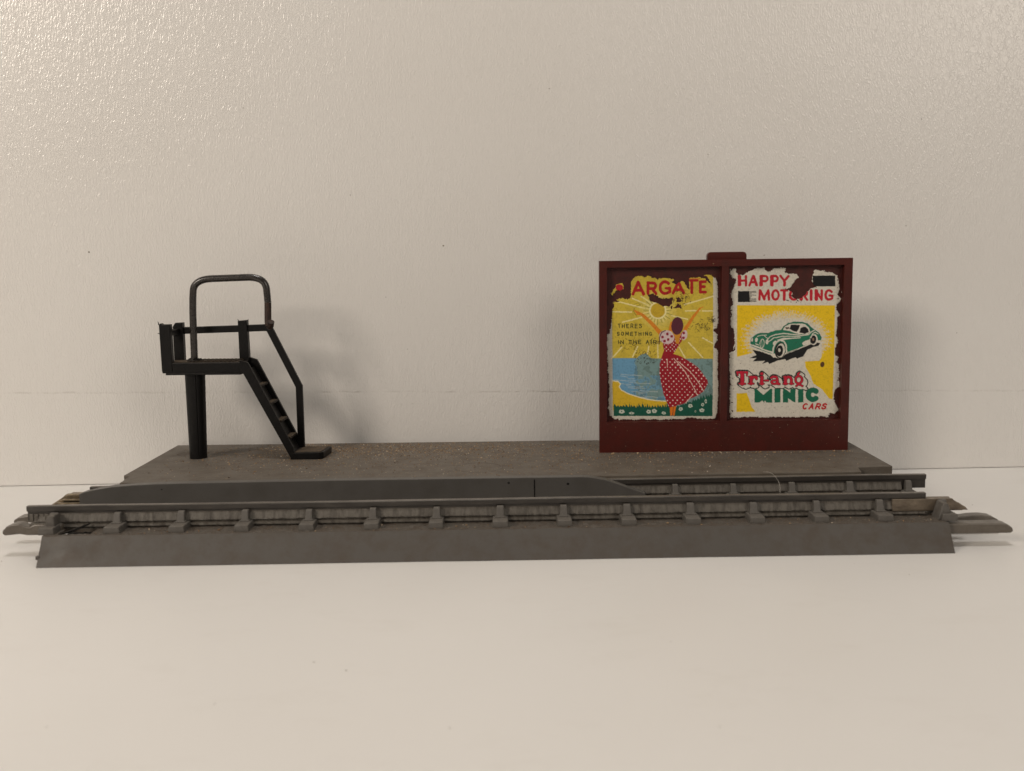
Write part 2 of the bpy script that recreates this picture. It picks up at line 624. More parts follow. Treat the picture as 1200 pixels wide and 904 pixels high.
# sleepers with rail chairs
sl0 = None
pro = None
for k, x in enumerate(SLX):
    if sl0 is None:
        bm = prism([(-1.52, ZT - .1), (1.52, ZT - .1), (1.36, 6.3), (-1.36, 6.3)], 4.2, 30.6, 'y', .2, seg=3)
        sl0 = put('sleeper', bm, M['chair'], TR, smooth=False, loc=(x, 0, 0))
        s = sl0
        # post of a chair: a tapering rounded lump leaning on the rail web
        bm = prism([(-.74, .15), (.74, .15), (.74, 1.75), (-.74, 1.75)], 0, 2.1, 'z', .2, seg=3,
                   taper=[(-.62, .8), (.62, .8), (.62, 1.75), (-.62, 1.75)])
        join(bm, prism([(-.95, 0), (.95, 0), (.95, 1.0), (-.95, 1.0)], .0, .3, 'z', .12, seg=2))
        pro = put('rail_chair', bm, M['chair'], s, loc=(0, YN - 2.28, 6.25))
        first = pro
    else:
        s = dupe(sl0, TR, (x, 0, 0))
        first = dupe(pro, s, (0, YN - 2.28, 6.25))
    for yy, rz in ((YN + 2.05, math.pi), (YF - 2.05, 0), (YF + 2.28, math.pi)):
        c = dupe(pro, s, (random.gauss(0, .05), yy, 6.25))
        c.rotation_euler = (0, 0, rz + random.gauss(0, .03))
        c.scale = (random.uniform(.9, 1.08), 1, random.uniform(.93, 1.02))
    first.scale = (random.uniform(.92, 1.08), 1, random.uniform(.93, 1.02)) if k < len(SLX) - 1 else (1, 1, 1)
    s.rotation_euler = (0, 0, random.gauss(0, .002))
    s.scale = (random.uniform(.94, 1.05), 1, 1)
# the worn end posts
bm = prism([(-.9, 4.9), (.9, 4.9), (.8, 8.3), (-.35, 8.35), (-.8, 7.4)], 5.6, 8.2, 'y', .3, seg=3)
put('end_post', bm, M['chair'], TR, loc=(.55, 0, 0))
bm = prism([(-1.4, 5.0), (1.55, 5.0), (1.0, 6.6), (.35, 8.2), (-.45, 8.25), (-.9, 6.9)], 4.9, 8.0, 'y', .25, seg=3)
put('end_post', bm, M['chair'], TR, loc=(169.0 - .45, 0, 0))
# broken webbing under the left rail end
bm = bmesh.new()
for i in range(5):
    x = -4.6 + i * 1.0
    box(x, x + .75, YN - .55 - .2 * (i % 2), YN + .3, 6.5 - .12 * i, 7.95, .12, bm)
box(-4.4, 0, YN - 1.3, YN - .1, 5.3, 6.35, .2, bm)
box(-2.4, .2, YN - 2.2, YN - .2, 4.7, 5.9, .2, bm)
put('rail_end_bracket', bm, M['support'], TR)
# twisted sliver of plastic in the opening
bm = tube([(2.6, 5.0, 4.9), (4.4, 6.0, 5.3), (6.2, 7.2, 5.9), (7.2, 7.7, 6.2)], [.18, .26, .2, .12], 6)
put('plastic_sliver', bm, M['black'], TR)

# rail joiners (folded metal shoes)
poly = [(159.7, 6.25), (159.6, 8.38), (171.2, 8.36), (171.7, 7.75), (172.5, 7.5), (173.2, 7.0), (173.7, 6.75), (174.3, 6.1), (170.6, 6.05)]
bm = prism(poly, 8.15, 8.5, 'y', .08)
join(bm, prism(poly, 9.7, 10.05, 'y', .08))
join(bm, box(159.8, 173.2, 8.2, 10.0, 6.0, 6.3, .08))
join(bm, box(166.4, 171.0, 8.5, 9.7, 8.0, 8.3, .06))
rj = put('rail_joiner', bm, M['clip'], TR)
bm = bmesh.new()
for i, (x0, z0, z1) in enumerate(((-4.5, 7.75, 8.2), (-5.4, 6.95, 7.3), (-7.0, 6.2, 6.6))):
    prism([(x0, z0), (x0 + 1.0, z1), (1.2, z1), (1.2, z0)], 24.0 - .35 * i, 26.1, 'y', .08, bm)
prism([(-7.6, 5.9), (-5.2, 7.4), (-4.5, 8.0), (1.0, 8.0), (1.0, 5.9)], 24.6, 25.9, 'y', .08, bm)
put('rail_joiner', bm, M['brass'], TR)


def prong(pts, z0, z1, tipz=0.0, lab=None):
    bm = prism(pts, z0, z1, 'z', .45, seg=4)
    return put('connector_prong', bm, M['clip2'], TR, smooth=True)


M['clip2'] = plastic('greasy_steel_clip', (.115, .098, .078), (.055, .042, .03), .6, .36, .04, .8, 2, spec=.6)


def prongp(poly, y0, y1):
    return put('connector_prong', prism(poly, y0, y1, 'y', .4, seg=4), M['clip2'], TR, smooth=True)


prongp([(166, 2.55), (180.6, 2.55), (181.1, 2.85), (180.9, 3.55), (180.0, 4.2), (178.7, 4.45), (176.9, 4.4), (166, 4.5)], 4.0, 7.0)
prongp([(166, 2.5), (182.6, 2.5), (182.2, 3.0), (180.9, 3.7), (179.1, 3.95), (176.9, 3.9), (175.7, 3.7), (166, 3.8)], 12.2, 14.6)
prongp([(-9.35, 4.6), (-9.15, 5.2), (-8.4, 5.95), (-7.3, 6.35), (-6.0, 6.4), (-5.2, 5.95), (-4.2, 5.75), (-3.2, 6.25), (2, 6.2), (2, 4.2), (-4.6, 4.2), (-6.0, 4.45), (-8.8, 4.2)], 7.2, 9.8)
prongp([(-11.4, 4.4), (-11.2, 5.0), (-10.2, 5.6), (-8.4, 5.8), (2, 5.8), (2, 4.4)], 16.0, 18.6)

# thin stray hair on the rear rail
bm = tube(bez([(139.6, 26.4, 10.2), (140.9, 24.6, 10.5), (142.4, 23.5, 8.4), (142.0, 22.0, 6.4)], 2.0), .026, 5)
o = put('stray_fibre', bm, M['fibre'])
o['label'] = 'thin pale hair lying over the rear rail in front of the maroon billboard'
o['category'] = 'fibre'

# ------------------------------------------------------------------ guard ramp between the rails
RP = thing('guide_ramp', 'smooth dark grey plastic ramp standing upright between the two rails', 'ramp', (52, 23, 5.1))
top = [(-.8, 8.55), (.2, 8.95), (2.5, 9.45), (5.8, 9.98), (10, 10.25), (14.4, 10.42), (20, 10.5), (35, 10.58), (52, 10.62), (78.5, 10.6), (101.5, 10.58), (102.8, 10.5), (104.4, 10.25),
       (106.4, 9.85), (108.9, 9.0), (111.6, 7.95), (114.4, 7.0)]
poly = [(a - 52, b - 5.1) for a, b in top] + [(114.6 - 52, .45), (112 - 52, 0.3), (91.9 - 52, .3)] + [(-.8 - 52, .3)]
bm = prism(poly, 22.3 - 23, 24.55 - 23, 'y', .12)
rp = put('ramp_wall', bm, M['ramp'], RP)
put('joint_line', box(91.65 - 52, 91.85 - 52, 22.22 - 23, 22.34 - 23, 1.2, 5.1, 0), M['panel'] if False else M['black'], RP)
for xx, zz, r in ((86.5, 9.6, .26), (98.6, 9.2, .3), (16, 9.3, .16)):  # flat black blobs, their colour standing in for the shade inside small holes
    bm = bmesh.new()
    bmesh.ops.create_uvsphere(bm, u_segments=8, v_segments=5, radius=r)
    bmesh.ops.scale(bm, vec=(1, .25, .8), verts=bm.verts)
    bmesh.ops.translate(bm, vec=(xx - 52, 22.3 - 23, zz - 5.1), verts=bm.verts)
    put('dark_hole_spot', bm, M['black'], RP, smooth=True)

# ------------------------------------------------------------------ platform
PZ = 9.9
PYAW = -.0146
PL = thing('toy_platform', 'grimy brownish grey plastic platform slab behind the track, with one notched corner', 'toy platform', (4.6, 26.3, 0), PYAW)
# top slab with notched front corners (x, y local)
xs_ = [0, 1.2, 155.6, 163.6]
ys_ = [0.0, 7.2, 43.4]
top_poly = [(1.4, 0.05), (155.6, 2.35), (156.4, 6.9), (164.0, 7.6), (164.4, 43.6), (-.9, 43.6), (-.6, 7.6), (1.0, 6.6)]
bm = prism(top_poly, PZ - 1.7, PZ, 'z', .12)
put('platform_top', bm, M['platform'], PL)
inner = [(2.0, 11.0), (163.0, 11.0), (163.4, 43.0), (.2, 43.0)]
bm = bmesh.new()
for a, b in zip(inner, inner[1:] + inner[:1]):
    a, b = Vector(a), Vector(b)
    d = (b - a).normalized()
    nn = Vector((-d.y, d.x)) * 1.0
    prism([tuple(a + d * 1.0), tuple(b), tuple(b + nn), tuple(a + d * 1.0 + nn)], 0, PZ - 1.72, 'z', 0, bm)
put('platform_wall', bm, M['platform'], PL)
bm = prism([(156.6, 7.2), (163.9, 7.7), (163.9, 8.7), (156.6, 8.7)], 0, PZ - 1.72, 'z', .05)
put('platform_wall', bm, M['ramp'], PL)
# faint embossed ring
bm = bmesh.new()
c0 = (75.3, 11.5)
N = 48
rg = []
for i in range(N):
    a = 2 * math.pi * i / N
    rg.append([bm.verts.new((c0[0] + r * math.cos(a), c0[1] + r * math.sin(a), z)) for r, z in ((4.9, PZ + .01), (5.0, PZ + .07), (5.2, PZ + .07), (5.3, PZ + .01))])
for i in range(N):
    for k in range(3):
        bm.faces.new((rg[i][k], rg[(i + 1) % N][k], rg[(i + 1) % N][k + 1], rg[i][k + 1]))
put('moulded_ring', bm, M['platform'], PL)

# loose grit
GX = []


def crumb(bm, x, y, z, s):
    ax = Vector((random.gauss(0, 1), random.gauss(0, 1), random.gauss(0, 1))).normalized()
    rot = Matrix.Rotation(random.uniform(0, 6.28), 3, ax)
    st = Vector((s * random.uniform(.6, 1.9), s * random.uniform(.6, 1.3), s * random.uniform(.5, 1.0)))
    vs = []
    for p in ((1, 0, 0), (-1, 0, 0), (0, 1, 0), (0, -1, 0), (0, 0, 1), (0, 0, -1)):
        q = Vector([p[i] * st[i] * random.uniform(.7, 1.3) for i in range(3)])
        q = rot @ q
        vs.append(bm.verts.new((x + q.x, y + q.y, z + q.z * .7 + s * .3)))
    for f in ((0, 2, 4), (2, 1, 4), (1, 3, 4), (3, 0, 4), (2, 0, 5), (1, 2, 5), (3, 1, 5), (0, 3, 5)):
        bm.faces.new([vs[i] for i in f])


bm = bmesh.new()
n = 0
clus = [(46, 34, 16, 6, 500), (62, 37, 18, 5, 500), (88, 32, 18, 6, 420), (60, 22, 30, 8, 420), (34, 38, 8, 3, 160), (125, 26, 22, 3, 190), (28, 24, 12, 8, 260), (100, 12, 40, 9, 420)]
for cx_, cy_, sx_, sy_, k in clus:
    for _ in range(int(k * 4.5)):
        x = random.gauss(cx_, sx_)
        y = random.gauss(cy_, sy_)
        if 3 < x < 162 and 1 + x * .015 < y < 43 and not (x > 153 and y < 9):
            crumb(bm, x, y, PZ, min(.2, .04 + random.expovariate(1 / .038)))
for _ in range(2600):
    x = random.uniform(3, 162)
    y = random.uniform(1 + x * .015, 43)
    if not (x > 153 and y < 9):
        crumb(bm, x, y, PZ, min(.16, .03 + random.expovariate(1 / .025)))
for _ in range(150):      # along the foot of the billboard
    crumb(bm, random.uniform(104, 162), 25.2 + random.gauss(-.45, .3), PZ, min(.34, .06 + random.expovariate(1 / .07)))
gr = put('grit', bm, M['grit'])
gr.location = PL.location
gr.rotation_euler = PL.rotation_euler
gr['kind'] = 'stuff'
gr['label'] = 'brown and pale dust crumbs scattered over the platform'
gr['category'] = 'grit'
bm = bmesh.new()
for _ in range(420):
    x = random.uniform(9, 167)
    y = random.choice((random.uniform(3.4, 7.6), random.uniform(11.5, 21.5)))
    crumb(bm, x, y, ZT + .05, min(.28, .05 + random.expovariate(1 / .05)))
g2 = put('grit', bm, M['grit'])
g2['kind'] = 'stuff'
g2['label'] = 'fine brown crumbs caught along the ballast of the track'
g2['category'] = 'grit'

# ------------------------------------------------------------------ loading steps (black)
CR = thing('loading_steps', 'black raised landing on a thick post with a ladder and a bent wire hoop', 'toy stairway', (14.85, 50.75, PZ), -.045)
OX, OY, OZ = 14.5, 51.8, PZ


def L(x, y, z):
    return (x - OX, y - OY, z - OZ)


yf, yb = -1.0, 6.8        # local depth of the front and rear faces
# post, with a groove down its face
P0 = [(-.38 + 1.98 * math.cos(a), 1.9 + 2.0 * math.sin(a) * (1.0 if math.sin(a) > 0 else .92)) for a in [math.radians(x) for x in range(0, 270, 9)]] + [(.3, .18), (.42, .34), (.56, .3), (1.0, .6), (1.38, 1.1)]
P1 = [(a * 1.16 + .1, b * 1.05 - (.1 if b < 1 else -.3)) for a, b in P0]
put('post', prism(P0, .02, 19.75, 'z', .0, taper=P1), M['black'], CR, smooth=True)
# landing: sill frame and patterned plate
bm = bmesh.new()
box(-6.7, 11.5, yf, yf + .9, 20.15, 22.5, .14, bm)
box(-6.4, 11.2, yb - .8, yb, 20.15, 22.3, .14, bm)
box(-6.7, -5.8, yf + .92, yb - .82, 20.15, 22.4, .14, bm)
box(10.4, 11.4, yf + .92, yb - .82, 20.15, 22.4, .14, bm)
box(-6.0, 11.3, yf + .1, yb - .1, 19.7, 20.13, .1, bm)
put('landing_frame', bm, M['black'], CR)
bm = box(-5.78, 10.38, yf + .92, yb - .82, 21.6, 22.62, .05)
put('landing_plate', bm, M['deck'], CR)
bm = bmesh.new()
for i in range(13):
    x = -1.0 + i * .92
    q = [(x, yf + 1.0), (x + .32, yf + 1.0), (x + 2.2, yb - .9), (x + 1.88, yb - .9)]
    q = [(min(a, 10.3), b) for a, b in q]
    if q[1][0] >= 10.2 and q[0][0] >= 9.9:
        continue
    prism(q, 22.62, 22.84, 'z', 0, bm)
put('tread_ridge', bm, M['deck'], CR)['kind'] = 'stuff'
# posts
o = put('rail_post', prism([(-6.75, 20.5), (-6.9, 31.2), (-6.5, 31.6), (-6.2, 31.3), (-4.35, 31.3), (-4.3, 22.6), (-4.3, 20.5)], yf - .12, yf + 1.5, 'y', .15), M['black'], CR)
put('rail_post', prism([(-6.15, 22.4), (-6.15, 30.4), (-5.5, 31.3), (-3.75, 31.35), (-3.8, 22.4)], yb - 1.5, yb + .05, 'y', .15), M['black'], CR)
put('rail_post', prism([(9.25, 22.2), (9.2, 31.6), (11.35, 31.75), (11.5, 22.2)], yb - 1.5, yb + .12, 'y', .15), M['black'], CR)
bm = bar((-5.6, yf + 1.3, 29.1), (-5.6, yb - 1.3, 29.3), 1.2, 1.3)
bm = box(-6.3, -4.6, yf + 1.55, yb - 1.55, 28.6, 29.9, .2)
put('cross_rail', bm, M['black'], CR)
# moulding flash left on the posts
bm = bmesh.new()
for p, q, r in (((-6.9, yf, 31.2), (-7.1, yf, 32.0), .16), ((-6.9, yf, 29.2), (-7.3, yf, 29.3), .12), ((9.2, yb - .6, 31.5), (8.9, yb - .6, 31.9), .13), ((11.3, yb - .6, 31.6), (11.5, yb - .6, 31.95), .1)):
    tube([p, tuple((Vector(p) + Vector(q)) / 2 + Vector((.05, 0, .05))), q], [r, r * .7, r * .25], 6, bm)
put('moulding_flash', bm, M['black'], CR)
# hand rail
path = [(-3.9, 29.45), (9.4, 29.75), (16.25, 29.95), (22.85, 16.05), (22.85, 1.6)]
put('hand_rail', strip(path, yb - 1.1, yb - .1, 1.6, .18), M['black'], CR)
# ladder sides
fpath = [(11.0, 23.1), (12.2, 21.4), (22.2, .75)]
poly = [(11.2, 23.1), (13.0, 22.5), (22.65, 2.9), (22.9, .5), (22.0, .35), (11.9, 19.9), (11.2, 20.3)]
put('ladder_side', prism(poly, yf - .05, yf + .8, 'y', .14), M['black'], CR)
put('ladder_side', prism([(a + .15, b) for a, b in poly], yb - .9, yb - .05, 'y', .14), M['black'], CR)
put('ladder_back', prism([(11.9, 20.6), (12.5, 20.9), (22.7, 1.2), (22.2, .9)], yf + .82, yb - .92, 'y', .05), M['black'], CR)
# treads
tm = None
for x, z in ((14.65, 17.0), (16.85, 12.9), (19.05, 8.8), (21.05, 4.95)):
    if tm is None:
        bm = box(-.95, .95, yf + .82, yb - .92, -.28, .28, .1)
        join(bm, box(-.9, -.5, yf + .9, yb - 1.0, -.9, -.27, .08))
        tm = put('ladder_tread', bm, M['deck'], CR, loc=(x, 0, z))
    else:
        dupe(tm, CR, (x, 0, z))
# foot plate with a cut corner
put('foot_plate', prism([(21.9, yf), (28.6, yf + .1), (29.4, yf + .9), (29.8, yb + .3), (22.6, yb + .3), (22.1, 2)], .02, 1.62, 'z', .2), M['black'], CR)
bm = prism([(22.9, yf + .5), (28.4, yf + .6), (28.9, yf + 1.2), (29.2, yb - .2), (23.4, yb - .2)], 1.62, 1.72, 'z', 0)
put('foot_plate_dust', bm, M['deck'], CR)
# wire hoop
wy = 2.2
hp = [(-.28, wy, 21.4), (-.25, wy, 30.5), (.05, wy, 38.2), (1.15, wy, 41.4), (15.9, wy + .2, 41.75), (17.05, wy + .2, 39.6), (17.35, wy + .2, 36.2)]
pts = [Vector(p) for p in bez([hp[0], (-.05, wy, 36), (.55, wy, 41.35), (16.95, wy + .2, 41.75), (17.3, wy + .2, 35.9)], 4.2, 10)]
put('wire_hoop', tube(pts, .80, 14), M['oldpaint'], CR, smooth=True)
bm = tube(bez([(17.3, wy + .2, 35.9), (17.15, wy + .1, 31.1), (17.8, wy - .6, 30.2), (18.25, wy - 1.4, 31.6)], 1.0, 6), .80, 12)
put('hoop_hook', bm, M['rust'], CR, smooth=True)
# torn collar where the wire goes in
bm = tube([(-.3, wy, 22.3), (-.28, wy, 22.9), (-.25, wy, 23.3)], [1.9, 1.6, 1.0], 9)
for k in range(11):
    a = random.uniform(-1.2, 2.2)
    p = Vector((-.2 + 1.2 * math.cos(a), wy - abs(math.sin(a)), 22.8))
    q = p + Vector((random.uniform(.2, 1.5), random.uniform(-.6, .3), random.uniform(.2, 1.4)))
    tube([p, p.lerp(q, .5) + Vector((0, 0, .15)), q], [.22, .15, .06], 5, bm)
put('torn_collar', bm, M['black'], CR)

# ------------------------------------------------------------------ billboard (maroon)
BB = thing('billboard', 'upright maroon plastic billboard with two worn posters, standing on the right of the platform', 'billboard', (107.97, 51.5, PZ), -.016)
BB.scale = (.992, 1, 1)
W_, H_ = 58.15, 44.35
XS = [0, 1.75, 28.15, 29.75, 56.25, W_]
ZS = [0, 7.15, 42.8, H_]
bm = cells(XS, ZS, lambda i, j: not (j == 1 and i in (1, 3)), 0, 1.55, .17)
put('frame', bm, M['board'], BB)
bm = box(.6, W_ - .6, 1.57, 3.9, .0, H_ - .6, .15)
put('back_panel', bm, M['panel'], BB)
poly = [(-4.55, 0), (-4.55, 1.5), (-4.45, 1.95), (-4.1, 2.25), (-3.7, 2.35), (3.7, 2.35), (4.15, 2.25), (4.45, 1.95), (4.55, 1.5), (4.55, 0)]
bm = prism([(29.65 + a, H_ - .65 + b) for a, b in poly], 1.7, 3.3, 'y', .2)
put('hanging_tab', bm, M['board'], BB)
bm = bmesh.new()
crumb(bm, 26.2, -.02, H_ - 1.05, .3)
crumb(bm, 55.9, -.02, 3.0, .12)
for _ in range(80):
    crumb(bm, random.uniform(1, 57), -.01, random.uniform(.2, 6.9), random.uniform(.03, .10))
for _ in range(30):
    crumb(bm, random.uniform(1, 57), .3 + random.random(), 6.95, random.uniform(.06, .16))
o = put('dust_speck', bm, M['grit'], BB)
o['kind'] = 'stuff'

# ------------------------------------------------------------------ poster print, drawn on a fine sheet
SS = 5           # samples per drawing unit (1 unit is about 0.2 mm)


def srgb(r, g, b):
    return np.array([((x / 255) / 12.92 if x / 255 <= .04045 else ((x / 255 + .055) / 1.055) ** 2.4) for x in (r, g, b)])


def vnoise(h, w, cell, seed):
    r = np.random.default_rng(seed)
    gh, gw = int(h / cell) + 3, int(w / cell) + 3
    gr_ = r.random((gh, gw))
    y = np.arange(h) / cell
    x = np.arange(w) / cell
    yi, xi = y.astype(int), x.astype(int)
    fy, fx = y - yi, x - xi
    fy = fy * fy * (3 - 2 * fy)
    fx = fx * fx * (3 - 2 * fx)
    a = gr_[yi][:, xi]
    b = gr_[yi][:, xi + 1]
    c_ = gr_[yi + 1][:, xi]
    d = gr_[yi + 1][:, xi + 1]
    return (a * (1 - fx) + b * fx) * (1 - fy)[:, None] + (c_ * (1 - fx) + d * fx) * fy[:, None]


def fnoise(h, w, cell, seed, octs=4):
    s = 0
    a = 1
    t_ = 0
    for k in range(octs):
        s = s + a * vnoise(h, w, max(1.01, cell / 2 ** k), seed * 17 + k)
        t_ += a
        a *= .6
    return s / t_


class Sheet:
    def __init__(self, u0, u1, v0, v1, seed):
        self.u0, self.v0, self.u1, self.v1 = u0, v0, u1, v1
        self.w = int((u1 - u0) * SS)
        self.h = int((v1 - v0) * SS)
        U, V_ = np.meshgrid(u0 + (np.arange(self.w) + .5) / SS, v0 + (np.arange(self.h) + .5) / SS)
        self.seed = seed
        self.U0, self.V0 = U, V_
        dn = lambda c, s: (fnoise(self.h, self.w, c * SS, seed + s) - .5)
        self.Uw = U + dn(2.2, 1) * .9       # print edges wander very slightly
        self.Vw = V_ + dn(2.2, 2) * .9
        self.Uc = U + dn(5, 3) * 3.0 + dn(1.3, 5) * 2.2       # chipped paper edges wander a lot
        self.Vc = V_ + dn(5, 4) * 3.0 + dn(1.3, 6) * 2.2
        self.rgb = np.zeros((self.h, self.w, 3))
        self.paper = np.zeros((self.h, self.w), bool)

    def inside(self, poly, U, V_):
        m_ = np.zeros(U.shape, bool)
        k = len(poly)
        for i in range(k):
            x0, y0 = poly[i]
            x1, y1 = poly[(i + 1) % k]
            if y0 == y1:
                continue
            c_ = (V_ >= min(y0, y1)) & (V_ < max(y0, y1))
            if not c_.any():
                continue
            xx = x0 + (V_ - y0) * (x1 - x0) / (y1 - y0)
            m_ ^= c_ & (U < xx)
        return m_

    def sub(self, pts, pad):
        a = np.array(pts)
        i0 = max(0, int((a[:, 0].min() - pad - self.u0) * SS))
        i1 = min(self.w, int((a[:, 0].max() + pad - self.u0) * SS) + 1)
        j0 = max(0, int((a[:, 1].min() - pad - self.v0) * SS))
        j1 = min(self.h, int((a[:, 1].max() + pad - self.v0) * SS) + 1)
        return slice(j0, max(j0, j1)), slice(i0, max(i0, i1))

    def paint(self, sl, m_, col, a=1.0):
        if m_.size:
            k = (m_ * a)[..., None]
            self.rgb[sl] = self.rgb[sl] * (1 - k) + np.asarray(col) * k

    def poly(self, pts, col, a=1.0):
        sl = self.sub(pts, 1.5)
        self.paint(sl, self.inside(pts, self.Uw[sl], self.Vw[sl]), col, a)

    def ell(self, cx_, cy_, rx, ry, col, rot=0, a=1.0, ring=None):
        sl = self.sub([(cx_ - max(rx, ry), cy_ - max(rx, ry)), (cx_ + max(rx, ry), cy_ + max(rx, ry))], 1.5)
        x = self.Uw[sl] - cx_
        y = self.Vw[sl] - cy_
        c_, s_ = math.cos(rot), math.sin(rot)
        x, y = x * c_ + y * s_, -x * s_ + y * c_
        d = (x / rx) ** 2 + (y / ry) ** 2
        m_ = d < 1
        if ring:
            m_ &= (x / (rx - ring)) ** 2 + (y / (ry - ring)) ** 2 > 1
        self.paint(sl, m_, col, a)

    def seg_mask(self, pts, wd, sl):
        m_ = np.zeros(self.Uw[sl].shape, bool)
        x, y = self.Uw[sl], self.Vw[sl]
        n_ = len(pts)
        for i in range(n_ - 1):
            (x0, y0), (x1, y1) = pts[i], pts[i + 1]
            dx, dy = x1 - x0, y1 - y0
            L2 = dx * dx + dy * dy + 1e-9
            tt = np.clip(((x - x0) * dx + (y - y0) * dy) / L2, 0, 1)
            w0 = wd[0] + (wd[1] - wd[0]) * (i + tt) / (n_ - 1) if isinstance(wd, tuple) else wd
            m_ |= (x - x0 - tt * dx) ** 2 + (y - y0 - tt * dy) ** 2 < (w0 / 2) ** 2
        return m_

    def line(self, pts, wd, col, a=1.0):
        sl = self.sub(pts, 4)
        self.paint(sl, self.seg_mask(pts, wd, sl), col, a)

    def glyph(self, ch, x0, x1, y0, y1, wd, col, slant=0.0, a=1.0):
        for g_ in FONT[ch]:
            k = 1.0
            if isinstance(g_, tuple):
                g_, k = g_
            h_ = wd / 2
            pts = []
            for px_, py_ in g_:
                yy = y0 + h_ + (y1 - y0 - 2 * h_) * py_
                xx = x0 + h_ + (x1 - x0 - 2 * h_) * px_ + slant * (y1 - yy)
                pts.append((xx, yy))
            self.line(pts, wd * k, col, a)

    def word(self, txt, x0, x1, y0, y1, wd, col, gap=.25, slant=0.0, jit=0.0):
        ws = [.35 if c_ in 'I' else (1.25 if c_ == 'M' else (.55 if c_ == ' ' else 1.0)) for c_ in txt]
        tot = sum(ws) + gap * (len(txt) - 1)
        k = (x1 - x0) / tot
        x = x0
        for c_, w_ in zip(txt, ws):
            if c_ != ' ':
                j = random.uniform(-jit, jit)
                self.glyph(c_, x, x + w_ * k, y0 + j, y1 + j, wd, col, slant)
            x += (w_ + gap) * k


def arc(cx_, cy_, rx, ry, a0, a1, n_=12):
    return [(cx_ + rx * math.cos(math.radians(a0 + (a1 - a0) * i / n_)), cy_ + ry * math.sin(math.radians(a0 + (a1 - a0) * i / n_))) for i in range(n_ + 1)]


FONT = {
    'A': [[(0, 1), (.5, 0), (1, 1)], [(.22, .68), (.78, .68)]],
    'R': [[(0, 1), (0, 0)], [(0, 0), (.6, 0)] + arc(.6, .27, .36, .27, -90, 90) + [(0, .54)], [(.5, .54), (1, 1)]],
    'G': [arc(.52, .5, .52, .5, -45, -330 + 0, 18)[:17] + [(1, .85), (1, .55), (.62, .55)]],
    'T': [[(0, 0), (1, 0)], [(.5, 0), (.5, 1)]],
    'E': [[(1, 0), (0, 0), (0, 1), (1, 1)], [(0, .48), (.8, .48)]],
    'H': [[(0, 0), (0, 1)], [(1, 0), (1, 1)], [(0, .5), (1, .5)]],
    'S': [arc(.52, .27, .46, .27, -30, -200, 10) + [(.3, .45), (.7, .56)] + arc(.5, .73, .48, .27, -40, 160, 10)],
    'O': [arc(.5, .5, .5, .5, 0, 360, 22)],
    'M': [[(0, 1), (.06, 0), (.5, .8), (.94, 0), (1, 1)]],
    'I': [[(.5, 0), (.5, 1)]],
    'N': [[(0, 1), (0, 0), (1, 1), (1, 0)]],
    'P': [[(0, 1), (0, 0), (.6, 0)] + arc(.6, .28, .38, .28, -90, 90) + [(0, .56)]],
    'Y': [[(0, 0), (.5, .52), (1, 0)], [(.5, .52), (.5, 1)]],
    'C': [arc(.52, .5, .52, .5, -48, -312, 18)],
}


def cc(ox, oy, s):
    return lambda *p: [(ox + x / s, oy + y / s) for x, y in p]


def seal(sh, name, flecks):
    """scratches and flecks, then the sheet becomes a mesh: raised where paper is left"""
    for _ in range(flecks):
        x = random.uniform(sh.u0, sh.u1)
        y = random.uniform(sh.v0, sh.v1)
        a = random.gauss(.4, .6)
        l_ = random.uniform(.2, 1.5)
        sh.line([(x, y), (x + l_ * math.cos(a), y + l_ * math.sin(a) * .7)], random.uniform(.15, .5), srgb(60, 45, 35), random.uniform(.2, .85))
    gn = fnoise(sh.h, sh.w, 1.6 * SS, sh.seed + 31, 4)
    sh.rgb *= (1 - .22 * np.clip((gn - .5) * 3, 0, 1))[..., None] * (1 + .10 * (rng.random((sh.h, sh.w)) - .5))[..., None]
    h2, w2 = sh.h // 2, sh.w // 2
    rgb = sh.rgb[:h2 * 2, :w2 * 2].reshape(h2, 2, w2, 2, 3).mean(axis=(1, 3))
    pm = sh.paper[:h2 * 2, :w2 * 2].reshape(h2, 2, w2, 2).mean(axis=(1, 3))
    uu = sh.u0 + (np.arange(w2) + .5) * 2 / SS
    vv = sh.v0 + (np.arange(h2) + .5) * 2 / SS
    U, V_ = np.meshgrid(uu, vv)
    X = .19908 * U + .00261 * V_ - 32.69 - 108.0
    Z = 54.33 - (54.33 - (-.00273 * U - .19917 * V_ + 117.24)) * .992 - PZ
    Y = np.where(pm > .5, 1.57 - .10, 1.57 + .03) + .012 * (fnoise(h2, w2, 30, sh.seed + 40) - .5) * 2
    co = np.stack([X, Y, Z], -1).reshape(-1, 3) * MM
    idx = np.arange(h2 * w2).reshape(h2, w2)
    keep = (pm[:-1, :-1] > .5) | (pm[1:, :-1] > .5) | (pm[:-1, 1:] > .5) | (pm[1:, 1:] > .5)
    q = np.stack([idx[:-1, :-1], idx[1:, :-1], idx[1:, 1:], idx[:-1, 1:]], -1)[keep]
    used = np.unique(q)
    mp_ = -np.ones(h2 * w2, int)
    mp_[used] = np.arange(len(used))
    q = mp_[q]
    me = bpy.data.meshes.new(name)
    me.vertices.add(len(used))
    me.vertices.foreach_set('co', co[used].ravel())
    me.loops.add(q.size)
    me.loops.foreach_set('vertex_index', q.ravel())
    me.polygons.add(len(q))
    me.polygons.foreach_set('loop_start', np.arange(0, q.size, 4))
    me.update()
    me.validate()
    ca = me.attributes.new('print_colour', 'FLOAT_COLOR', 'POINT')
    cl = np.concatenate([np.clip(rgb.reshape(-1, 3)[used], 0, 1), np.ones((len(used), 1))], 1)
    ca.data.foreach_set('color', cl.ravel())
    me.materials.append(M['print'])
    o_ = bpy.data.objects.new(name, me)
    COL.objects.link(o_)
    o_.parent = BB
    return o_


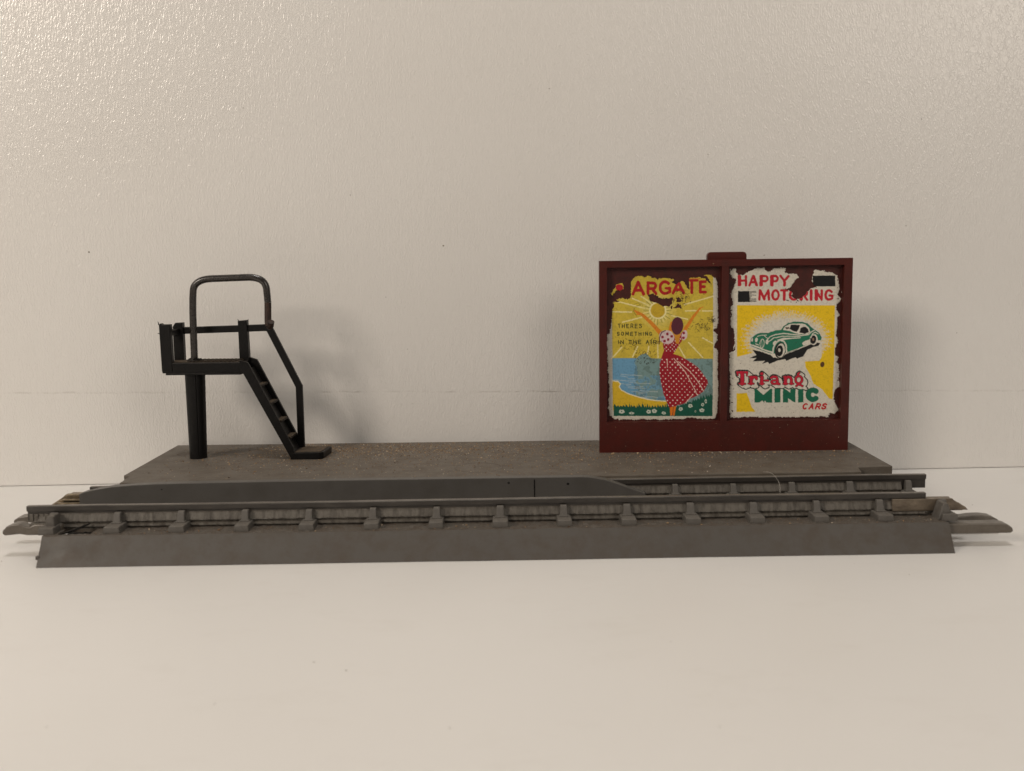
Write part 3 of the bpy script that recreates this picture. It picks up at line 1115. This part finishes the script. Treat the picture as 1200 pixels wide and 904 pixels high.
WHITE = srgb(205, 200, 186)
YEL = srgb(206, 182, 62)
YEL2 = srgb(232, 194, 16)
RED = srgb(176, 26, 34)
PLUM = srgb(84, 30, 46)
ORG = srgb(214, 130, 30)
BLU = srgb(104, 156, 190)
TEAL = srgb(118, 148, 148)
GRN = srgb(12, 84, 66)
CGRN = srgb(24, 112, 84)
INK = srgb(8, 10, 12)
BOARD = srgb(70, 22, 20)

# ---- left poster: seaside
s1 = Sheet(709.6, 844.4, 313.5, 495.5, 3)
a1 = cc(705, 310, 8.571)
a2 = cc(705, 400, 8.571)
out = a1((295, 175), (340, 130), (400, 122), (440, 135), (480, 112), (530, 138), (560, 152), (640, 140), (735, 150), (700, 178), (740, 205), (790, 172), (822, 170), (850, 215), (880, 225), (872, 138), (990, 130),
         (1030, 150), (1060, 172), (1100, 205), (1070, 140), (1025, 112), (1090, 108), (1140, 138), (1162, 200), (1165, 350), (1160, 450), (1172, 560), (1150, 640), (1128, 668), (1165, 705), (1155, 760))
out += a2((1130, 30), (1128, 60), (1165, 85), (1162, 200), (1168, 400), (1165, 600), (1160, 740), (1130, 785), (1040, 792), (960, 780), (880, 772), (800, 790), (600, 797), (400, 790), (200, 794), (110, 790), (70, 760), (58, 680),
          (66, 500), (58, 300), (55, 150), (50, 0))
out += a1((52, 760), (60, 700), (85, 685), (90, 620), (103, 560), (112, 470), (122, 400), (120, 375), (190, 370), (150, 352), (200, 340), (235, 352), (285, 345), (300, 310), (292, 250))
s1.paper = s1.inside(out, s1.Uc, s1.Vc)
s1.paper |= s1.inside(a1((98, 300), (125, 250), (160, 205), (215, 190), (225, 240), (190, 270), (150, 262), (120, 310)), s1.Uc, s1.Vc)
for p in (((462, 308), (520, 292), (575, 325), (600, 340), (640, 340), (715, 335), (712, 392), (660, 425), (600, 420), (550, 385), (490, 372)),
          ((722, 438), (765, 385), (805, 436)), ((846, 200), (872, 205), (880, 262), (858, 240)), ((690, 425), (715, 425), (705, 450)),
          ((225, 245), (245, 245), (245, 270)), ((1120, 655), (1160, 640), (1160, 690))):
    s1.paper &= ~s1.inside(a1(*p), s1.Uc, s1.Vc)
nn_ = fnoise(s1.h, s1.w, 2.0 * SS, 91, 3)
box_ = np.exp(-((s1.U0 - 793) / 17) ** 2 - ((s1.V0 - 351) / 9) ** 2)
s1.paper &= ~((nn_ > .74 - .12 * box_) & (box_ > .3))
s1.rgb[:] = WHITE
s1.poly([(716.8, 300), (835.3, 300), (835.3, 422), (717.3, 422)], YEL)
sl_all = (slice(0, s1.h), slice(0, s1.w))
mott = fnoise(s1.h, s1.w, 7 * SS, 55, 4)
s1.paint(sl_all, (mott > .55) & (s1.V0 < 421) & (s1.U0 > 717) & (s1.U0 < 835), YEL * .86, .7)
RAY = srgb(232, 222, 160)
for seg_ in (a1((435, 440), (150, 370)), a1((470, 410), (310, 340)), a1((500, 390), (400, 322)), a1((300, 478), (110, 475)), a1((400, 530), (210, 580)), a1((830, 402), (1115, 320)), a1((700, 512), (860, 548)),
             a1((840, 466), (985, 462)), a1((1010, 466), (1110, 464)), a2((870, 10), (1010, 160)), a1((1010, 735), (1115, 792)), a2((775, 60), (835, 165)), a2((560, 30), (560, 165)), a2((360, 50), (305, 158)),
             a2((200, 60), (95, 172)), a2((470, 50), (455, 130))):
    s1.line(seg_, 1.5, RAY, .9)
sx_, sy_ = a1((563, 462))[0]
for rr_ in (22, 18, 14):
    s1.ell(sx_, sy_, rr_, rr_, srgb(222, 208, 120), a=.22)
for k in range(40):
    a = math.radians(k * 9 + random.uniform(-2, 2))
    r0, r1 = 10.6, 13 + random.uniform(0, 5)
    s1.line([(sx_ + r0 * math.cos(a), sy_ + r0 * math.sin(a)), (sx_ + r1 * math.cos(a), sy_ + r1 * math.sin(a))], .7, RAY if k % 2 else srgb(120, 118, 50), .8)
s1.ell(sx_, sy_, 10.2, 10.2, RAY)
s1.ell(sx_, sy_, 8.3, 8.3, srgb(196, 164, 40))
# sea, beach, grass
s1.poly(a2((108, 175), (340, 172), (400, 128), (440, 120), (492, 172), (1110, 175), (1110, 660), (108, 660)), TEAL)
s1.paint(sl_all, (s1.V0 > 419.6) & (s1.V0 < 476) & (s1.U0 > 717) & (s1.U0 < 745 + 10 * (mott - .5)), BLU)
s1.paint(sl_all, (s1.V0 > 440) & (s1.V0 < 476) & (s1.U0 > 717) & (mott > .46) & (s1.U0 < 780), BLU, .75)
s1.paint(sl_all, (mott > .56) & (s1.V0 < 476) & (s1.V0 > 419.6) & (s1.U0 > 742) & (s1.U0 < 835), srgb(84, 106, 100), .5)
shore = a2((100, 398), (160, 405), (182, 430), (168, 460), (190, 492), (260, 530), (350, 560), (450, 585), (550, 600), (650, 606))
for k in range(13):
    y = 330 + k * 19
    x0 = 110 + max(0, k - 3) * 22
    p = []
    for i in range(7):
        x = x0 + (560 - x0) * i / 6 * random.uniform(.9, 1)
        p.append((x, y + 26 * (i / 6) + random.uniform(-5, 5)))
    i0 = random.randint(0, 3)
    s1.line(a2(*p[i0:i0 + random.randint(2, 4)]), .6, srgb(190, 200, 200), .75)
s1.poly(shore + a2((650, 700), (100, 700)), srgb(214, 178, 40))
s1.line(shore, 1.15, srgb(232, 226, 190))
gp = []
x = 108
while x < 1108:
    yb_ = 655 if x < 640 else (655 - max(0, (x - 745)) * .33)
    gp += [(x, yb_ + random.uniform(5, 18)), (x + random.uniform(6, 14), yb_ - random.uniform(5, 34))]
    x += random.uniform(18, 34)
gp = [g_ for g_ in gp if g_[0] < 1108]
s1.poly(a2(*([(108, 757)] + [(108, 660)] + gp + [(1108, 560), (1108, 757)])), GRN)
for x, y, rx, ry in ((190, 712, 28, 20), (290, 728, 25, 12), (463, 712, 22, 20), (520, 705, 24, 20), (615, 725, 20, 14), (787, 685, 20, 18), (885, 652, 22, 18), (1000, 697, 24, 18), (935, 708, 8, 10), (1008, 640, 14, 16), (1040, 605, 10, 22)):
    (cx_, cy_), = a2((x, y))
    for k in range(5):
        a = k * 1.257 + x
        s1.ell(cx_ + rx / 8.57 * .55 * math.cos(a), cy_ + ry / 8.57 * .55 * math.sin(a), rx / 8.57 * .55, ry / 8.57 * .55, srgb(196, 204, 190))
    s1.ell(cx_, cy_, .8, .7, srgb(60, 110, 80))
# figure
s1.line(a1((352, 476), (410, 505), (500, 590), (590, 690)), (2.8, 5.0), ORG)
s1.line(a1((330, 462), (400, 492)), 1.6, ORG)
s1.line(a1((345, 500), (400, 500)), 1.2, ORG)
s1.line(a1((330, 440), (322, 470), (350, 520)), .8, srgb(120, 110, 30), .8)
s1.line(a1((330, 400), (370, 385), (392, 410), (350, 418)), .8, srgb(140, 130, 40), .8)
s1.line(a1((985, 440), (920, 520), (835, 650)), (2.4, 4.2), ORG)
s1.line(a1((985, 440), (1015, 425)), 1.0, ORG)
s1.poly(a1((690, 575), (720, 560), (720, 680), (668, 662)), ORG)
s1.poly(a1((700, 690), (810, 690), (780, 800), (740, 830)), srgb(205, 140, 40))
dress = a1((612, 792), (700, 712), (722, 700), (742, 790), (770, 800), (790, 700), (812, 668), (800, 770)) + a2((760, 60), (715, 125), (790, 150), (860, 190), (950, 250), (1010, 320), (1058, 390), (1065, 420), (1020, 502), (960, 545),
        (880, 582), (830, 625), (740, 652), (672, 672), (640, 600), (610, 520), (590, 420), (575, 330), (578, 225), (600, 150), (622, 90), (612, 35))
s1.poly(dress, srgb(152, 16, 34))
dm = s1.inside(dress, s1.Uw, s1.Vw)
dots = np.zeros((s1.h, s1.w), bool)
for r_ in range(36):
    for q_ in range(24):
        sp_ = 5.2 if r_ > 8 else 3.9
        x = 770 + q_ * sp_ * 1.15 + (r_ % 2) * sp_ * .58 + r_ * .22 + random.uniform(-.35, .35)
        y = 392 + r_ * sp_ * .62 + random.uniform(-.3, .3)
        dots |= (s1.Uw - x) ** 2 + (s1.Vw - y) ** 2 < random.uniform(.58, .84) ** 2 * (1 if r_ > 8 else .7)
s1.paint(sl_all, dots & dm, srgb(238, 214, 206))
for ln in (((720, 170), (830, 300), (900, 430), (955, 540)), ((760, 200), (880, 300), (960, 400), (1018, 498)), ((655, 178), (655, 262)), ((838, 625), (905, 542))):
    s1.line(a2(*ln), .85, srgb(226, 190, 176))
s1.ell(*a1((650, 728))[0], 9.0, 8.0, srgb(212, 190, 190), .3)
s1.ell(*a1((828, 708))[0], 3.2, 6.0, srgb(212, 190, 190), .2)
s1.line(a1((575, 790), (578, 730), (600, 680), (640, 662)), 1.0, PLUM)
for x, y in ((658, 695), (608, 728), (664, 752), (700, 720), (628, 768), (822, 686), (818, 735)):
    s1.ell(*a1((x, y))[0], 1.7, 1.3, srgb(140, 20, 50), .8)
    s1.ell(*a1((x, y))[0], 1.2, 1.8, srgb(140, 20, 50), .6)
s1.ell(*a1((757, 615))[0], 7.0, 10.3, srgb(86, 32, 48), .08)
s1.poly(a2((675, 668), (742, 655), (722, 752), (682, 752)), srgb(222, 120, 20))
s1.line(a2((712, 665), (705, 750)), .6, PLUM)
# title with its first letter rubbed away
for ch, x0, x1, y0, y1 in (('A', 303, 438, 166, 314), ('R', 452, 562, 172, 308), ('G', 572, 700, 162, 308), ('A', 702, 838, 166, 303), ('T', 834, 972, 146, 298), ('E', 974, 1054, 160, 293)):
    (u0, v0), (u1, v1) = a1((x0, y0), (x1, y1))
    s1.glyph(ch, u0, u1, v0, v1, 3.5, srgb(170, 22, 24))
s1.line(a1((885, 148), (985, 145)), 1.2, srgb(205, 120, 50))
s1.ell(*a1((182, 235))[0], 4.4, 4.0, srgb(178, 26, 36))
for txt, x0, x1, y0, y1 in (("THERES", 160, 405, 594, 640), ("SOMETHING", 150, 505, 674, 716), ("IN THE AIR", 160, 548, 756, 800)):
    (u0, v0), (u1, v1) = a1((x0, y0), (x1, y1))
    s1.word(txt, u0, u1, v0, v1, .95, srgb(38, 52, 26), gap=.38, jit=.15)
for k in range(230):       # scribbles and rubbed patches
    x, y, sg = random.choice(((1010, 610, 60), (1010, 640, 50), (530, 780, 35), (250, 800, 60), (820, 330, 60), (420, 890, 60), (430, 960, 70), (1100, 560, 25)))
    x += random.gauss(0, sg)
    y += random.gauss(0, sg * .5)
    a = random.gauss(.6, .9)
    l_ = random.uniform(6, 26)
    s1.line(a1((x, y), (x + l_ * math.cos(a), y - l_ * math.sin(a))), random.uniform(.3, .85), srgb(40, 32, 18), .8)
p1 = seal(s1, 'poster', 500)
p1['label'] = 'worn yellow and blue seaside poster of a woman in a red spotted dress with raised arms'

# ---- right poster: toy cars
s2 = Sheet(854.0, 990.0, 312.0, 493.0, 11)
b1 = cc(850, 310, 8.571)
b2 = cc(850, 400, 8.571)
out = b1((45, 45), (112, 38), (98, 75), (130, 105), (190, 98), (240, 62), (300, 45), (385, 38), (388, 66), (440, 72), (480, 40), (602, 36), (578, 70), (622, 98), (660, 100), (702, 98), (722, 130), (690, 155), (668, 190), (640, 232),
         (600, 245), (560, 243), (640, 262), (665, 290), (640, 310), (700, 350), (760, 340), (795, 310), (822, 262), (870, 232), (905, 228), (868, 210), (850, 160), (868, 110), (885, 60), (940, 60), (1000, 70), (1060, 86), (1110, 112), (1120, 180), (1138, 250), (1118, 300),
         (1148, 352), (1105, 400), (1100, 440), (1132, 500), (1108, 580), (1122, 640), (1098, 700), (1132, 760), (1112, 820))
out += b2((1120, 0), (1098, 80), (1100, 140), (1136, 160), (1108, 200), (1142, 225), (1140, 330), (1152, 450), (1098, 500), (1088, 580), (1118, 640), (1142, 700), (1100, 735), (1045, 722), (1040, 762), (900, 762), (600, 768), (300, 768), (100, 772),
          (42, 768), (40, 600), (45, 400), (33, 250), (40, 122), (95, 88), (100, 40))
out += b1((82, 850), (95, 740), (78, 660), (48, 600), (60, 500), (48, 440), (72, 380), (55, 300), (82, 220), (102, 150), (60, 132), (45, 90))
s2.paper = s2.inside(out, s2.Uc, s2.Vc)
s2.paper |= s2.inside(b1((1150, 275), (1185, 255), (1190, 280), (1165, 290)), s2.Uc, s2.Vc)
nn_ = fnoise(s2.h, s2.w, 2.0 * SS, 191, 3)
edge = .7 * np.exp(-((s2.U0 - 982) / 3.5) ** 2) + np.exp(-((s2.V0 - 352) / 3) ** 2 - ((s2.U0 - 930) / 12) ** 2) + .55 * np.exp(-((s2.U0 - 857) / 2.5) ** 2)
s2.paper &= ~(nn_ > .86 - .26 * np.clip(edge, 0, 1))
s2.rgb[:] = WHITE
BK2 = srgb(214, 209, 196)
s2.rgb[:] = BK2
# yellow field fading to white round the car through a ragged dither
nz_ = fnoise(s2.h, s2.w, 1.3 * SS, 77, 3)
U, V_ = s2.U0, s2.V0
ang = np.arctan2(V_ - 398, U - 921)
rad = np.sqrt(((U - 921) / 48.5) ** 2 + ((V_ - 398) / 31.5) ** 2)
fade = rad + (nz_ - .5) * .48 + .05 * np.sin(ang * 70)
reg = (U > 863) & (U < 977) & (V_ > 357.5) & ((V_ < 418 - (U - 863) * .25) | ((U > 962) & (V_ < 424)) | (V_ < 400))
s2.paint(sl_all if False else (slice(0, s2.h), slice(0, s2.w)), reg & (fade > 1.02), YEL2)
s2.paint((slice(0, s2.h), slice(0, s2.w)), reg & (fade > .84) & (fade <= 1.02), YEL2, .35)
s2.poly(b2((796, 200), (940, 190), (985, 105), (1060, 60), (1090, 20), (1078, 585), (1042, 575), (970, 482), (882, 425), (850, 340), (800, 255)), YEL2)
s2.poly(b2((108, 524), (212, 520), (240, 600), (262, 662), (300, 712), (108, 714)), YEL2)
s2.ell(*b2((970, 230))[0], 2.4, 3.4, srgb(92, 60, 26), .2)
# speed bars
s2.poly(b1((862, 114), (1088, 112), (1090, 220), (866, 220)), INK)
for k in range(7):
    y = 120 + k * 15
    s2.line(b1((905, y), (905 - random.uniform(20, 70), y)), .9, INK)
s2.poly(b1((120, 268), (232, 268), (240, 376), (120, 376)), INK)
for k in range(9):
    y = 271 + k * 12.4
    s2.line(b1((225, y), (225 + random.choice((20, 75, 45, 78, 30)), y)), .75, INK)
# headline


def deco(word, boxes, y0, y1, sh, col):
    for ch, (x0, x1) in zip(word, boxes):
        (u0, v0), (u1, v1) = b1((x0, y0), (x1, y1))
        sh.glyph(ch, u0, u1, v0, v1, 2.8, col)
        if ch in 'HPRN':
            sh.line([(u0 + 2.1, v0 + 2.1), (u0 + 2.1, v1 - 2.1)], 4.3, col)
        if ch in 'MA':
            sh.line([(u0 + (2.4 if ch == 'M' else (u1 - u0) * .56), v0 + 1.8), (u1 - (2.0 if ch == 'A' else (u1 - u0) * .48), v1 - 1.8)], 3.1, col)
        if ch in 'OG':
            sh.line(arc(u0 + (u1 - u0) * .42, (v0 + v1) / 2, (u1 - u0) * .27, (v1 - v0) * .36, 120, 240), 3.0, col)
        if ch in 'ITY':
            sh.line([((u0 + u1) / 2, v0 + (v1 - v0) * (.5 if ch == 'Y' else .15)), ((u0 + u1) / 2, v1 - 1.6)], 3.4, col)


HR = srgb(186, 26, 44)
deco("HAPPY", ((118, 212), (222, 322), (334, 428), (440, 528), (532, 634)), 106, 222, s2, HR)
deco("MOTORING", ((322, 442), (452, 538), (540, 624), (626, 728), (734, 822), (828, 872), (884, 968), (980, 1072)), 248, 364, s2, HR)
# car
k5 = cc(870, 365, 12)
s2.poly(k5((135, 535), (250, 560), (390, 610), (430, 650), (600, 598), (760, 530), (900, 470), (1040, 430), (1085, 445), (1060, 480), (985, 495), (905, 535), (845, 628), (765, 662), (740, 640), (612, 692), (598, 668), (480, 690), (372, 737),
            (350, 708), (270, 737), (312, 690), (138, 702), (192, 652), (90, 655), (190, 610)), INK)
halo = k5((95, 470), (95, 400), (112, 350), (175, 300), (250, 285), (350, 290), (450, 248), (525, 242), (550, 200), (615, 155), (700, 130), (820, 130), (905, 150), (965, 200), (1010, 238), (1075, 280), (1120, 370), (1100, 412), (1045, 415),
          (940, 462), (700, 562), (600, 592), (560, 640), (500, 660), (440, 640), (400, 612), (250, 562), (105, 500))
s2.poly(halo, BK2)
s2.poly(k5((105, 440), (120, 370), (180, 320), (250, 300), (350, 303), (380, 288), (450, 262), (530, 256), (560, 212), (620, 170), (700, 145), (820, 143), (900, 165), (950, 210), (1000, 250), (1060, 290), (1106, 370), (1088, 402), (1045, 400),
            (940, 448), (870, 478), (700, 548), (610, 578), (415, 590), (250, 540), (108, 475)), CGRN)
s2.poly(k5((570, 236), (600, 196), (665, 172), (820, 165), (870, 178), (925, 225), (945, 280), (905, 318), (780, 318), (640, 268), (560, 256)), BK2)
s2.line(k5((550, 250), (580, 205), (640, 165), (720, 150), (830, 152), (900, 175), (945, 225), (975, 260)), 1.6, srgb(24, 104, 80))
s2.poly(k5((672, 182), (800, 186), (788, 232), (752, 282), (700, 272), (655, 240)), INK)
s2.poly(k5((790, 292), (806, 232), (838, 212), (880, 215), (915, 245), (922, 285), (866, 312)), INK)
s2.poly(k5((590, 222), (640, 215), (655, 235), (610, 245)), srgb(70, 60, 50))
s2.line(k5((770, 285), (800, 222), (828, 178)), 1.3, BK2)
s2.line(k5((328, 410), (380, 350), (450, 322), (560, 306), (700, 318), (820, 335), (920, 322), (962, 280), (1000, 262)), 1.2, BK2)
s2.line(k5((360, 425), (430, 370), (560, 345), (700, 345), (800, 352)), 1.0, BK2)
s2.poly(k5((470, 400), (560, 368), (820, 362), (800, 372), (640, 385), (560, 400)), BK2)
s2.poly(k5((830, 440), (880, 408), (945, 385), (940, 448), (850, 478)), BK2)
s2.line(k5((418, 590), (430, 500), (465, 430), (520, 398), (575, 415), (606, 470), (612, 570)), 1.7, BK2)
s2.ell(*k5((522, 545))[0], 6.3, 9.6, INK, .12)
s2.ell(*k5((530, 545))[0], 5.0, 8.2, BK2, .12)
s2.ell(*k5((516, 550))[0], 3.9, 6.6, INK, .12)
s2.ell(*k5((512, 540))[0], 1.5, 2.2, BK2)
s2.line(k5((605, 580), (760, 528), (930, 456)), .9, BK2)
s2.ell(*k5((992, 392))[0], 4.6, 6.4, BK2, .12)
s2.ell(*k5((985, 392))[0], 3.6, 5.0, INK, .12)
s2.ell(*k5((985, 388))[0], 1.1, 1.6, srgb(150, 120, 100))
s2.line(k5((955, 370), (975, 310), (1010, 285), (1050, 310)), 1.0, BK2)
s2.line(k5((105, 468), (200, 500), (300, 542), (408, 572)), 2.2, BK2)
s2.line(k5((110, 478), (200, 512), (300, 552), (400, 584)), .7, CGRN)
s2.ell(*k5((268, 448))[0], 2.9, 5.6, BK2, .1, ring=.8)
s2.line(k5((262, 400), (268, 500)), .5, BK2)
s2.ell(*k5((188, 398))[0], 1.5, 2.7, BK2, .1)
s2.ell(*k5((128, 396))[0], 1.1, 2.2, BK2, .1)
s2.ell(*k5((338, 425))[0], 1.7, 2.7, BK2, .1)
s2.line(k5((200, 350), (262, 330), (330, 330)), .8, BK2)
s2.line(k5((300, 340), (350, 380)), .7, BK2)
s2.ell(*k5((445, 440))[0], 1.9, 2.8, BK2, .4)
s2.line(k5((180, 452), (215, 470)), 1.0, BK2)
for ln in ((105, 445, 120, 370), (180, 322, 250, 300), (250, 300, 350, 303), (560, 212, 620, 170), (900, 165, 950, 210), (1060, 290, 1104, 370), (610, 582, 760, 532)):
    s2.line(k5(ln[:2], ln[2:]), .45, srgb(14, 60, 46))
# slab lettering with a black outlined white block shadow
k6 = cc(855, 425, 12.63)
TRI = []
TRI += [(k6((108, 142), (250, 142)), 2.4), (k6((112, 142), (112, 185)), 1.4), (k6((250, 142), (250, 190)), 1.4), (k6((180, 150), (180, 312)), 4.2), (k6((135, 312), (225, 312)), 1.6)]
TRI += [(k6((312, 215), (312, 312)), 3.4), (k6((272, 312), (350, 312)), 1.4), (k6((280, 210), (312, 210)), 1.4), (k6((320, 245), (350, 212), (388, 215), (392, 240)), 2.6)]
TRI += [(k6((472, 215), (472, 312)), 3.4), (k6((445, 312), (502, 312)), 1.4), (k6((448, 208), (472, 208)), 1.3), (k6((470, 160), (474, 162)), 3.2), (k6((515, 265), (568, 265)), 1.7)]
TRI += [(k6((612, 225), (640, 205), (690, 212), (702, 240), (702, 312), (730, 314)), 2.3), (k6((700, 262), (640, 262), (612, 285), (630, 312), (675, 312), (700, 295)), 2.1)]
TRI += [(k6((820, 215), (820, 312)), 3.3), (k6((790, 312), (852, 312)), 1.4), (k6((792, 210), (820, 210)), 1.3), (k6((825, 240), (860, 208), (895, 215), (908, 250), (908, 312)), 2.7), (k6((885, 312), (940, 312)), 1.4)]
TRI += [([(k6((1020, 252))[0][0] + 3.9 * math.cos(a), k6((1020, 252))[0][1] + 4.4 * math.sin(a)) for a in [i * .35 for i in range(19)]], 2.2),
        (k6((985, 345), (1015, 318), (1075, 345)), 1.9), (k6((1020, 200), (1005, 165), (1028, 145)), 1.8)]
off = (4.3, 3.3)
for grow, col in ((3.6, srgb(10, 12, 12)), (1.2, BK2)):
    for k in range(5):
        for pts_, wd_ in TRI:
            s2.line([(x + off[0] * k / 4, y + off[1] * k / 4) for x, y in pts_], wd_ + grow, col)
for pts_, wd_ in TRI:
    s2.line(pts_, wd_ + 1.1, srgb(40, 10, 14))
for pts_, wd_ in TRI:
    s2.line(pts_, wd_, srgb(196, 22, 52))
MG = srgb(14, 102, 75)
s2.poly(k6((362, 388), (390, 388), (495, 480), (600, 388), (625, 388), (625, 594), (540, 592), (520, 566), (500, 588), (478, 562), (440, 592), (362, 594)), MG)
s2.poly(k6((660, 388), (748, 388), (748, 594), (660, 594)), MG)
s2.poly(k6((785, 388), (815, 388), (895, 445), (895, 388), (972, 388), (972, 592), (950, 588), (862, 530), (862, 592), (785, 594)), MG)
s2.poly(k6((1010, 388), (1090, 388), (1090, 592), (1010, 592)), MG)
(cx_, cy_), = b2((878, 538))
s2.line(arc(cx_, cy_, 5.4, 5.6, -48, -312, 18), 6.2, MG)
for ch, x0 in zip("CARS", (772, 838, 905, 965)):
    (u0, v0), (u1, v1) = b2((x0, 622), (x0 + 58, 688))
    s2.glyph(ch, u0 - 1.0, u1 - 1.4, v0, v1, 1.9, srgb(190, 22, 32), slant=.32)
p2 = seal(s2, 'poster', 380)
p2['label'] = 'chipped cream and yellow poster advertising toy cars, with a green saloon'
